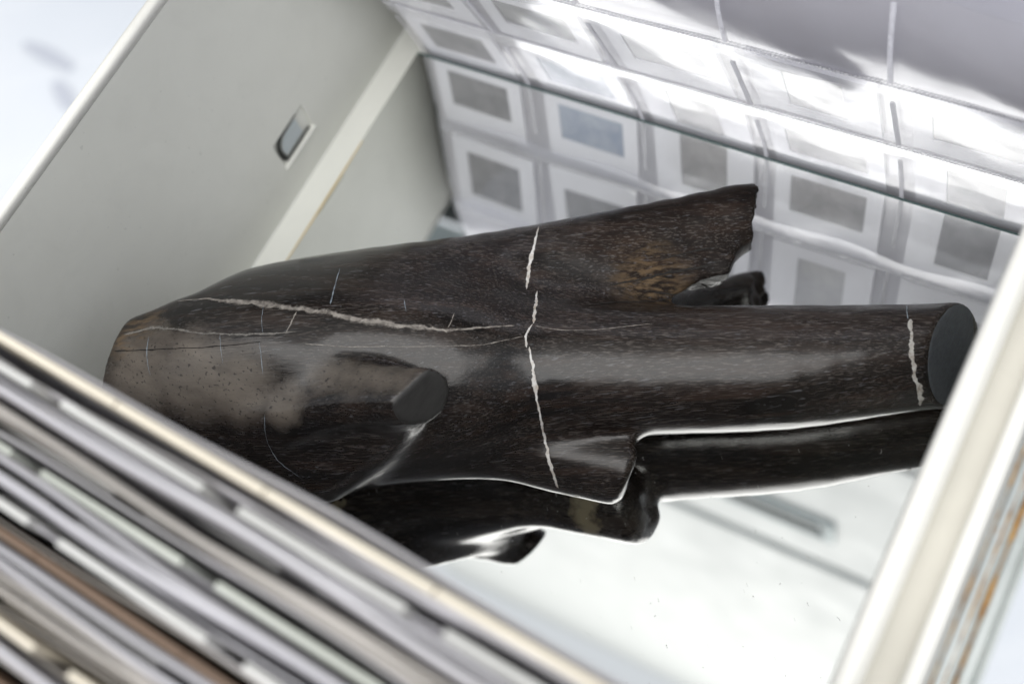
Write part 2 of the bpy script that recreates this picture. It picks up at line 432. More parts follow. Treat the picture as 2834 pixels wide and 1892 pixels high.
def slide_meshes(hw, hh):
    t = .8
    outer = [(-MH, -MH), (MH, -MH), (MH, MH), (-MH, MH)]; inner = [(-hw, -hh), (hw, -hh), (hw, hh), (-hw, hh)]
    v = [(x, -t, y) for x, y in outer] + [(x, -t, y) for x, y in inner] + [(x, t, y) for x, y in outer] + [(x, t, y) for x, y in inner]
    f = []
    for i in range(4):
        j = (i + 1) % 4
        f += [(i, j, 4 + j, 4 + i), (8 + j, 8 + i, 12 + i, 12 + j), (j, i, 8 + i, 8 + j), (4 + i, 4 + j, 12 + j, 12 + i)]
    a = bpy.data.meshes.new('frame'); a.from_pydata([tuple(np.array(p) * U) for p in v], [], f); a.update()
    b = bpy.data.meshes.new('film'); bv, bf = boxvf(-hw - .5, hw + .5, -.25, .25, -hh - .5, hh + .5)
    b.from_pydata([tuple(np.array(p) * U) for p in bv], [], bf); b.update()
    return a, b
SL_L = slide_meshes(15.4, 10.4); SL_P = slide_meshes(10.4, 15.4); SL_S = slide_meshes(14.2, 14.2)
def slide(loc, mat3, kind, mount, pic, label, group):
    a, b = kind
    root = bpy.data.objects.new('photo_slide', None); col.objects.link(root); root.empty_display_size = .01
    M = Matrix(mat3).transposed().to_4x4(); M.translation = Vector(loc) * U; root.matrix_world = M
    tag(root, label, 'slide', group)
    for nm, me, mm in (('frame', a, mount), ('film', b, pic)):
        o = bpy.data.objects.new(nm, me); col.objects.link(o); o.parent = root
        if not me.materials: me.materials.append(mm)
        o.material_slots[0].link = 'OBJECT'; o.material_slots[0].material = mm
    return root
def page(dy, label, seed, full, rows, cols, gname, where):
    root = tag(empty('slide_page', (162, dy, -5.6)), label, 'slide page', 'clear slide pages standing behind the stone')
    film_sheet('back_film', root, -1, dy, M_FILM_BK if full else M_FILM, seed + 9)
    film_sheet('front_film', root, 1, dy, M_FILM, seed)
    if full:
        for r in range(5):
            if r < 4:
                for c in range(NCOL + 1):
                    u = min(c * PITCH, PW - .8); w = WELDS[r]
                    strip('weld_seam', root, max(u - .8, 0), min(u + .8, PW), w + .8, w + 39, 1.15, dy, M_WELD, 1, 58, ridge='v')
            strip('weld_seam', root, 0, PW, WELDS[r] - .7, WELDS[r] + .7, 1.25, dy, M_WELD, 380, 1, ridge='h')
            if 0 < r:
                ph = rng.uniform(0, 6)
                strip('pocket_flap', root, 0, PW, WELDS[r] - .7, WELDS[r] - 8.2, 1.35, dy, M_FLAP, 90, 5, lambda u: -1.3 * math.sin(2 * math.pi * (u / PITCH) + ph) - .6 * math.sin(u / 17 + ph))
    for r in rows:
        for c in cols:
            if (r, c) in full_skip and full: continue
            v = WELDS[r] + 2 + MH + (2.6 if r == 0 else rng.uniform(0, 2)); u = (c + .5) * PITCH + rng.uniform(-2.4, 2.0)
            y, z, ny, nz = [float(q) for q in pframe(u, np.float64(v))]
            P = page_pt(np.float64(u), np.float64(v), 0., dy)
            a = rng.uniform(-.03, .03)
            n = Vector((0, ny, nz)); up_ = Vector((0, -nz, ny)) * -1
            if up_.z < 0: up_ = -up_
            xx = Vector((1, 0, 0)); xr = (xx * math.cos(a) + up_ * math.sin(a)); ur = (up_ * math.cos(a) - xx * math.sin(a)); yy = ur.cross(xr)
            k = (SL_L, SL_L, SL_P, SL_S)[int(rng.integers(0, 4))]
            if full and r == 0: k = (SL_L, SL_L, SL_P, SL_L, SL_P, SL_L)[c]
            slide(P, [xr, yy, ur], k, M_MOUNT, PICK[c] if full and r == 0 else M_PICS[int(rng.integers(0, 4))],
                  f'white framed slide, {ROWN[r]} row, {ORD[c]} pocket from left, {where}', gname)
ROWN = ['bottom', 'second', 'third', 'top']
full_skip = set()
PICK = [M_PICS[1], M_BLUE, M_PICS[2], M_PICS[2], M_PICS[0]]
page(0, 'front clear vinyl slide page rising from the back edge of the mirror', 11, True, (0, 1), range(5), 'slides in the front page behind the stone', 'page right behind the stone')
page(9, 'second clear slide page standing directly behind the front one', 31, False, (0, 1), range(5), 'slides in the second page behind the stone', 'second page behind the stone')
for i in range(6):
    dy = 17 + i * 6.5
    root = tag(empty('slide_page', (162, dy, -5.6)), f'shade tinted slide page behind the clear ones, {ORD[i + 2]} page back from the mirror', 'slide page', 'clear slide pages standing behind the stone')
    film_sheet('front_film', root, 1, dy, M_FILM_SHADE, 70 + i, 212 - 3 * (i % 3), -15.5 + (i % 2) * 2); film_sheet('back_film', root, -1, dy, M_FILM_SHADE, 90 + i, 212 - 3 * (i % 3), -15.5 + (i % 2) * 2)

# ---------------------------------------------------------------- the packed pages in the foreground
ZT = 186.0
def stack_page(idx, y0, slope, ztop, film_t, fm, mounts, mount_m, mz, x0=20, x1=300, lean=-14, closed=True):
    root = tag(empty('slide_page', (160, y0, -5)), f'slide page edge-on in the foreground pack, {ORD[idx]} counted from the stone', 'slide page', 'pages packed in the foreground')
    def yy(x): return y0 + slope * (x - 60)
    rr = np.random.default_rng(100 + idx); rs = rr.uniform(-.006, .006)
    for s, nm in ((1, 'back_film'), (-1, 'front_film')):
        v, f = [], []; xs_ = np.linspace(x0, x1, 41)
        levels = [-4.8, 60, 130, ztop - 9, ztop - 3, ztop - .45 * film_t, ztop + .15 * film_t] if closed else [-4.8, 60, 130, ztop - 9, ztop - 3]
        ph = rr.uniform(0, 6, 3)
        for j, z in enumerate(levels):
            for i, x in enumerate(xs_):
                h = (z + 5) / (ztop + 5)
                w = (1.0 * math.sin(x / 41 + ph[0]) + .35 * math.sin(x / 14 + ph[1])) * h + rs * (x - 150)
                t = film_t * (1.0, 1.0, 1.0, 1.0, 1.0, .86, .12)[j]
                v.append((x, yy(x) + lean * (1 - h) + s * t + w, z + (1.3 * math.sin(x / 45 + ph[2]) if j > 2 else 0)))
                if i and j: a = j * 41 + i; f.append((a - 42, a - 41, a, a - 1))
        o = mesh(nm, v, f, fm, root, True)
        so = o.modifiers.new('thick', 'SOLIDIFY'); so.thickness = .55 * U; so.offset = 0
    for k, (xc, mm, dz) in enumerate(mounts):
        P = (xc, yy(xc) + lean * .1 + .1, mz + dz - MH)
        a = math.atan(slope)
        slide(P, [Vector((math.cos(a), math.sin(a), 0)), Vector((-math.sin(a), math.cos(a), 0)), Vector((0, 0, 1))], SL_L, mm or mount_m, M_PICS[k % 3],
              f'slide mount top edge in the {ORD[idx]} foreground page from the stone, {ORD[k]} from the left', 'slides in the foreground pack')
    return root
def row(x, n, dz=0, mm=None): return [(x + i * PITCH, mm, dz + rng.uniform(-.6, .6)) for i in range(n)]
SL = -.062
stack_page(0, -215.6, SL, ZT + 1.2, 1.4, M_FILM_ST, [(44 + i * 44.6, M_MOUNTC, -.5) for i in range(6)], M_MOUNTC, ZT + 1.5, closed=False)
stack_page(1, -221.6, SL, ZT - 1, 1.9, M_FILM_ST, row(66, 5, 1.0), M_MOUNTS, ZT, closed=False)
stack_page(2, -226.7, SL, ZT + -0.6, 1.6, M_FILM_ST, row(84, 4, -14), M_MOUNTS, ZT)
stack_page(3, -231.8, SL, ZT + 1.2, 1.4, M_FILM_SW, row(91, 4, -14), M_MOUNTS, ZT)
stack_page(4, -236.9, SL, ZT - 3.5, 1.7, M_FILM_ST, row(68, 5, -4), M_MOUNTG, ZT, closed=False)
stack_page(5, -242.0, SL, ZT + 0.8, 1.7, M_FILM_ST, row(77, 4, -14), M_MOUNTS, ZT)
stack_page(6, -247.1, SL, ZT - 1.2, 1.9, M_FILM_ST, row(84, 4, -2), M_MOUNTS, ZT, closed=False)
stack_page(7, -252.2, SL, ZT - 3, 1.7, M_FILM_SW, [(46 + i * 44.3, M_BROWN, -2.5) for i in range(4)] + [(46 + 4 * 44.3, M_MOUNTC, -2)], M_BROWN, ZT, closed=False)
stack_page(8, -257.3, SL, ZT + 0.0, 1.6, M_FILM_ST, row(70, 4, -14), M_MOUNTS, ZT)
stack_page(9, -262.4, SL, ZT + 0.8, 1.3, M_FILM_SW, row(77, 4, -14), M_MOUNTS, ZT)
stack_page(10, -267.5, SL, ZT - 1.5, 1.8, M_FILM_SW, [(50, None, -1), (104, None, -1), (158, None, -2), (207, M_ORANGE, 1)], M_MOUNTC, ZT, closed=False)
stack_page(11, -272.6, SL, ZT + 1.2, 1.7, M_FILM_ST, row(91, 4, -14), M_MOUNTS, ZT)
stack_page(12, -277.7, SL, ZT - 2, 1.8, M_FILM_SW, [(60 + i * 46, M_BROWN, -4) for i in range(3)], M_BROWN, ZT, closed=False)
stack_page(13, -282.8, SL, ZT - 1, 1.6, M_FILM_ST, row(96, 4, -1), M_MOUNTS, ZT, closed=False)
stack_page(14, -287.9, SL, ZT + -0.6, 1.7, M_FILM_SW, row(84, 4, -14), M_MOUNTS, ZT)

# ---------------------------------------------------------------- the black stone
def smin(a,b,k):
    h=np.clip(.5+.5*(b-a)/k,0,1)
    return b+(a-b)*h-k*h*(1-h)
def smax(a,b,k): return -smin(-a,-b,k)
def cone(P,a,b,ra,rb):
    a=np.asarray(a,np.float32);b=np.asarray(b,np.float32);ba=b-a
    px=P[0]-a[0];py=P[1]-a[1];pz=P[2]-a[2]
    t=np.clip((px*ba[0]+py*ba[1]+pz*ba[2])/float(ba@ba),0,1)
    return np.sqrt((px-t*ba[0])**2+(py-t*ba[1])**2+(pz-t*ba[2])**2)-(ra+(rb-ra)*t)
def chain(P,pts,n=4):
    q=np.asarray(pts,float);q=np.vstack([2*q[0]-q[1],q,2*q[-1]-q[-2]]);c=[]
    for i in range(1,len(q)-2):
        for t in np.arange(n)/n:
            c.append(.5*(2*q[i]+(q[i+1]-q[i-1])*t+(2*q[i-1]-5*q[i]+4*q[i+1]-q[i+2])*t*t+(3*q[i]-q[i-1]-3*q[i+1]+q[i+2])*t**3))
    c.append(q[-2]);d=None
    for u,v in zip(c[:-1],c[1:]):
        e=cone(P,u[:3],v[:3],u[3],v[3]);d=e if d is None else smin(d,e,3)
    return d
def plane(P,q,n):
    n=np.asarray(n,float);n=n/np.linalg.norm(n)
    return (P[0]-q[0])*n[0]+(P[1]-q[1])*n[1]+(P[2]-q[2])*n[2]
def wav(P,s,ph):
    x,y,z=P[0]/s,P[1]/s,P[2]/s
    return (np.sin(x*1.1+1.7*np.sin(y*.9+ph)+ph)*np.sin(y*1.3+1.3*np.sin(z*1.1+ph*2))+np.sin(z*1.2+1.5*np.sin(x*.8+ph*3)))*.5
def stone(P,L):
    d=chain(P,L['trunk'])
    d=smax(d,plane(P,*L['trunk_cut']),1.2)
    d=smax(d,plane(P,*L['trunk_cut2'])+.8*wav(P,7,2.),3)
    M=smax(chain(P,L['M']),plane(P,*L['M_cut']),1.6)
    d=smin(d,M,16)
    T=chain(P,L['T1'])
    T=smax(T,plane(P,*L['T1_cut'])+2.2*wav(P,5.0,.3)+1.4*wav(P,2.0,1.3),.5)
    T2=chain(P,L['T2'])
    T2=smax(T2,plane(P,*L['T2_cut'])+1.2*wav(P,5,2.3)+.6*wav(P,2.1,.7),.8)
    T2=smax(T2,plane(P,*L['T2_cutb'])+.8*wav(P,3,2.3),.8)
    T=smin(T,T2,7)
    for (a,b,ra,rb) in L['gouge']:
        T=smax(T,-(cone(P,a,b,ra,rb)+.8*wav(((P[0]*.83+P[1]*.55)*.16,-P[0]*.55+P[1]*.83,P[2]),2.0,1.1)),1.2)
    d=smin(d,T,14)
    Lo=smax(chain(P,L['L']),plane(P,*L['L_cut'])+.9*wav(P,4.5,1.)+.5*wav(P,2.2,.4),6.5)
    d=smin(d,Lo,5)
    for (q,n,k) in L['facet']:
        d=smax(d,plane(P,q,n),k)
    for (a,b,ra,rb,k) in L['dent']:
        d=smax(d,-cone(P,a,b,ra,rb),k)
    S=smax(chain(P,L['S']),plane(P,*L['S_cut']),.9)
    S=smax(S,plane(P,*L['S_facet']),1.2)
    d=smin(d,S,5.0)
    d=smin(d,chain(P,L['web']),8)
    d=d+.16*wav(P,21,.5)+.12*wav(P,8,1.9)
    d=smax(d,.15-P[2],2.0)
    return d

STONE = {'trunk': [[0.3, -186.3, 40.0, 28], [41.3, -172.7, 45.0, 34], [76.4, -155.8, 44.0, 35], [106.0, -139.8, 40.0, 31]], 'trunk_cut': ([6.6, -191.0, 66.0], (-1, -0.1, -0.05)), 'trunk_cut2': ([2.6, -175.3, 66.0], (-0.62, 0.6, 0.35)), 'M': [[97.0, -146.2, 40.0, 28], [137.7, -125.6, 36.0, 24], [171.6, -110.4, 33.5, 21.0], [210.6, -91.7, 31.0, 20.0], [247.3, -71.0, 27.5, 16.8], [271.4, -58.5, 27.0, 15.5]], 'M_cut': ([254.8, -66.4, 36.0], (0.9, 0.08, 0.4)), 'T1': [[41.6, -151.4, 42.0, 22], [73.6, -127.8, 42.0, 20.5], [113.4, -95.5, 38.0, 15.8], [145.0, -68.7, 35.0, 12.9], [181.3, -38.4, 31.0, 10.8]], 'T1_cut': ([177.2, -42.3, 33.0], (0.9, 0.34, -0.34)), 'T2': [[123.0, -97.7, 36.0, 14], [148.3, -79.9, 32.0, 12], [183.8, -59.4, 28.0, 8]], 'T2_cut': ([172.7, -70.8, 28.0], (0.58, -0.72, -0.4)), 'T2_cutb': ([176.9, -58.0, 28.0], (1, 0.15, -0.3)), 'gouge': [([148.1, -93.8, 51.0], [181.0, -69.3, 41.5], 3, 5), ([142.0, -102.1, 49.5], [170.3, -81.5, 41.0], 1.8, 3.2), ([154.9, -92.0, 47.0], [178.1, -73.9, 40.0], 1.2, 2.4), ([135.9, -99.4, 51.0], [150.6, -90.2, 46.5], 1, 1.6), ([147.9, -89.9, 51.0], [182.2, -64.4, 43.5], 1.2, 2.0)], 'L': [[63.3, -182.9, 40.0, 24.5], [97.1, -166.2, 33.0, 17.5], [132.0, -151.9, 26.5, 12.8], [154.6, -147.1, 23.0, 12], [184.2, -140.1, 21.5, 13]], 'L_cut': ([180.2, -144.4, 29.0], (0.84, 0.28, -0.4)), 'S': [[67.4, -178.7, 58.0, 17], [95.5, -169.7, 69.0, 11], [132.9, -159.9, 83.0, 7.2]], 'S_cut': ([123.0, -162.9, 80.5], (0.8, -0.25, 0.52)), 'web': [[117.2, -165.1, 67.0, 3], [102.7, -177.1, 54.0, 7], [86.7, -190.6, 43.0, 10.5]], 'facet': [([44, -191, 75.0], (0.13, -0.36, 0.92), 1.6)], 'dent': [([93.5, -163.8, 85.5], [120.9, -150.1, 83.0], 9.5, 10.5, 6)], 'S_facet': ([93.2, -168.5, 77.2], (-0.3, 0.1, 0.95))}
def surface_nets(F, o, h):
    s = F < 0
    c = np.zeros(tuple(n - 1 for n in F.shape), np.int8)
    off = [(i, j, k) for i in (0, 1) for j in (0, 1) for k in (0, 1)]
    nx, ny, nz = c.shape
    for i, j, k in off: c += s[i:i + nx, j:j + ny, k:k + nz]
    act = (c > 0) & (c < 8); idx = np.argwhere(act)
    ids = np.full(c.shape, -1, np.int64); ids[act] = np.arange(len(idx))
    acc = np.zeros((len(idx), 3)); cnt = np.zeros(len(idx))
    I, J, K = idx.T
    for a in off:
        for ax in range(3):
            if a[ax]: continue
            b = list(a); b[ax] = 1
            fa = F[I + a[0], J + a[1], K + a[2]]; fb = F[I + b[0], J + b[1], K + b[2]]
            x = (fa < 0) != (fb < 0); t = np.where(x, fa / np.where(x, fa - fb, 1), 0)
            p = np.array(a, float)[None, :].repeat(len(idx), 0); p[:, ax] += t
            acc += p * x[:, None]; cnt += x
    V = (idx + acc / cnt[:, None]) * h + np.array(o)
    faces = []
    for ax in range(3):
        u, w = [(1, 2), (2, 0), (0, 1)][ax]
        sl0 = [slice(None)] * 3; sl1 = [slice(None)] * 3; sl0[ax] = slice(0, -1); sl1[ax] = slice(1, None)
        e = s[tuple(sl0)] != s[tuple(sl1)]
        E = np.argwhere(e); E = E[(E[:, u] > 0) & (E[:, w] > 0) & (E[:, u] < F.shape[u] - 1) & (E[:, w] < F.shape[w] - 1)]
        q = []
        for du, dw in ((1, 1), (0, 1), (0, 0), (1, 0)):
            g = E.copy(); g[:, u] -= du; g[:, w] -= dw; q.append(ids[g[:, 0], g[:, 1], g[:, 2]])
        q = np.stack(q, -1); inside0 = s[E[:, 0], E[:, 1], E[:, 2]]
        q[~inside0] = q[~inside0][:, ::-1]; faces.append(q)
    return V, np.concatenate(faces)
H = 1.0
o_ = np.array([-22., -216., -2.]); n_ = (292, 200, 92)
G = [(o_[i] + np.arange(n_[i]) * H).astype(np.float32) for i in range(3)]
Pg = np.meshgrid(*G, indexing='ij')
Fv = stone(Pg, STONE)
V_, Q_ = surface_nets(Fv, o_, H)
me = bpy.data.meshes.new('stone_body')
me.vertices.add(len(V_)); me.vertices.foreach_set('co', (V_ * U).ravel())
me.loops.add(Q_.size); me.loops.foreach_set('vertex_index', Q_.ravel().astype(np.int32))
me.polygons.add(len(Q_)); me.polygons.foreach_set('loop_start', np.arange(0, Q_.size, 4, dtype=np.int32))
me.polygons.foreach_set('use_smooth', np.ones(len(Q_), bool))
me.update(calc_edges=True); me.validate()

def m_stone():
    t = NT('polished_black_fossil_wood')
    gv = t.coord2((.075, 1, 1), -.44)           # grain runs along the branch
    gv2 = t.coord2((.13, 1, 1), -.55)
    cv = t.coord()
    fine = t.noise(gv, 1900, 2, .6, .15); fine2 = t.noise(gv2, 1300, 2, .6, .2); mid = t.noise(gv, 210, 5, .65, .3); big = t.noise(t.coord2((.3, 1, 1), -.44), 30, 4, .55, .8)
    base = t.mix(t.ramp(big, [(.36, 0.), (.66, 1.)]), (.0048, .0040, .0038), (.016, .0118, .0098))
    base = t.mix(t.math('MULTIPLY', t.ramp(mid, [(.46, 0.), (.68, 1.)]), .5), base, (.036, .0215, .0150))
    fl_ = t.math('MULTIPLY', t.ramp(fine, [(.54, 0.), (.66, 1.)]), t.ramp(big, [(.36, .12), (.62, 1.)]))
    base = t.mix(t.math('MULTIPLY', fl_, .5), base, (.135, .118, .106))
    fl2 = t.ramp(fine2, [(.62, 0.), (.70, 1.)])
    base = t.mix(t.math('MULTIPLY', fl2, .4), base, (.13, .13, .14))
    def ball(c, r0, r1, nz=.26):
        d = t.n('ShaderNodeVectorMath'); d.operation = 'DISTANCE'; t.l(cv, d.inputs[0]); d.inputs[1].default_value = tuple(q * U for q in c)
        x = t.math('ADD', d.outputs['Value'], t.math('MULTIPLY', t.math('SUBTRACT', t.noise(cv, 85, 4, .6), .5), nz * 50 * U))
        return t.ramp(t.math('DIVIDE', x, r1 * U), [(r0 / r1, 1.), (1., 0.)])
    sheen_m = None  # tan colour painted in for the warm sheen on trunk end and stub
    for c, a, b in (((24, -192, 74), 10, 20), ((44, -187, 79), 9, 20), ((62, -183, 76), 6, 16), ((80, -182, 75), 3, 10), ((90, -168, 78), 2, 9), ((95, -166, 80), 2, 9), ((100, -164.5, 82), 2, 9), ((105, -163, 83.5), 2, 9), ((110, -161.5, 85), 2, 9), ((115, -160, 86.5), 2, 9)):
        k = ball(c, a, b); sheen_m = k if sheen_m is None else t.math('MAXIMUM', sheen_m, k)
    pits = t.ramp(t.noise(t.coord((.8, 1, 1)), 800, 2, .5), [(.31, 1.), (.39, 0.)])
    tan = t.mix(t.ramp(t.noise(t.coord((.4, 1, 1)), 70, 5, .6), [(.35, 0.), (.68, 1.)]), (.085, .071, .059), (.185, .158, .130))
    tan = t.mix(t.math('MULTIPLY', pits, .8), tan, (.012, .01, .009))
    base = t.mix(t.math('MULTIPLY', sheen_m, .78), base, tan)
    brown = None
    for c, a, b in (((13, -176, 74), 3, 10), ((9, -185, 72), 2, 9), ((158, -83, 42), 5, 17)):
        k = ball(c, a, b); brown = k if brown is None else t.math('MAXIMUM', brown, k)
    base = t.mix(t.math('MULTIPLY', brown, t.ramp(t.noise(gv, 520, 4, .65), [(.44, .05), (.60, .9)])), base, (.105, .072, .042))
    under = None
    for c, a, b in (((159, -156, 13), 3, 9), ((67, -193, 17), 1, 3)):
        k = ball(c, a, b, .9); under = k if under is None else t.math('MAXIMUM', under, k)
    base = t.mix(t.math('MULTIPLY', under, .9), base, (.22, .185, .12))
    cut = None
    for q, nn, rad, cc in ((STONE['M_cut'][0], STONE['M_cut'][1], 21, (.075, .083, .092)), (STONE['S_cut'][0], STONE['S_cut'][1], 11, (.024, .023, .022)), (STONE['L_cut'][0], STONE['L_cut'][1], 11, (.034, .028, .023))):      # saw-cut, unpolished faces
        nl = math.sqrt(sum(x * x for x in nn)); dv = t.n('ShaderNodeVectorMath'); dv.operation = 'DOT_PRODUCT'; t.l(cv, dv.inputs[0]); dv.inputs[1].default_value = tuple(x / nl for x in nn)
        k = t.math('GREATER_THAN', dv.outputs['Value'], sum(a * b / nl for a, b in zip(q, nn)) * U - .28 * U)
        k = t.math('MULTIPLY', k, ball(q, rad, rad + .5, 0)); cut = k if cut is None else t.math('MAXIMUM', cut, k)
        base = t.mix(k, base, t.mix(t.noise(t.coord2((.1, 1, 1), rad), 700, 4, .6), tuple(x * .55 for x in cc), tuple(x * 1.55 for x in cc)))
    rg = t.ramp(big, [(.3, .13), (.7, .26)])
    rg = t.math('ADD', rg, t.math('MULTIPLY', t.ramp(mid, [(.4, 0.), (.7, 1.)]), .08))
    rg = t.math('ADD', rg, t.math('MULTIPLY', t.math('MAXIMUM', sheen_m, t.math('MAXIMUM', under, cut)), .22))
    rg = t.math('ADD', rg, t.math('MULTIPLY', brown, .3))
    hgt = t.math('ADD', t.math('MULTIPLY', fine, .5), t.math('MULTIPLY', mid, .6))
    hgt = t.math('SUBTRACT', hgt, t.math('MULTIPLY', t.math('MULTIPLY', pits, sheen_m), 1.2))
    lump = t.bump(t.noise(t.coord2((.25, 1, 1), -.44), 75, 4, .55), .16, .0018)
    bp = t.n('ShaderNodeBump'); bp.inputs['Strength'].default_value = .22; bp.inputs['Distance'].default_value = .00022
    t.l(hgt, bp.inputs['Height']); t.l(lump, bp.inputs['Normal'])
    dull = None
    for c, a, b in (((140, -80, 50), 4, 18), ((152, -72, 46), 14, 24), ((168, -60, 42), 16, 26), ((176, -44, 38), 10, 22), ((160, -84, 40), 8, 18)):            # weathered, never polished wood of the broken branch
        k = ball(c, a, b); dull = k if dull is None else t.math('MAXIMUM', dull, k)
    rg = t.math('ADD', rg, t.math('MULTIPLY', dull, .22))
    t.set(Base_Color=base, Roughness=rg, Specular_IOR_Level=t.math('SUBTRACT', .39, t.math('MULTIPLY', dull, .31)), Normal=bp.outputs[0])
    return t.m
st = tag(empty('fossil_wood_stone', (140, -120, 0)), 'polished black fossil wood branch with white quartz veins lying on the mirror', 'stone')
body = link('stone_body', me, m_stone(), st)

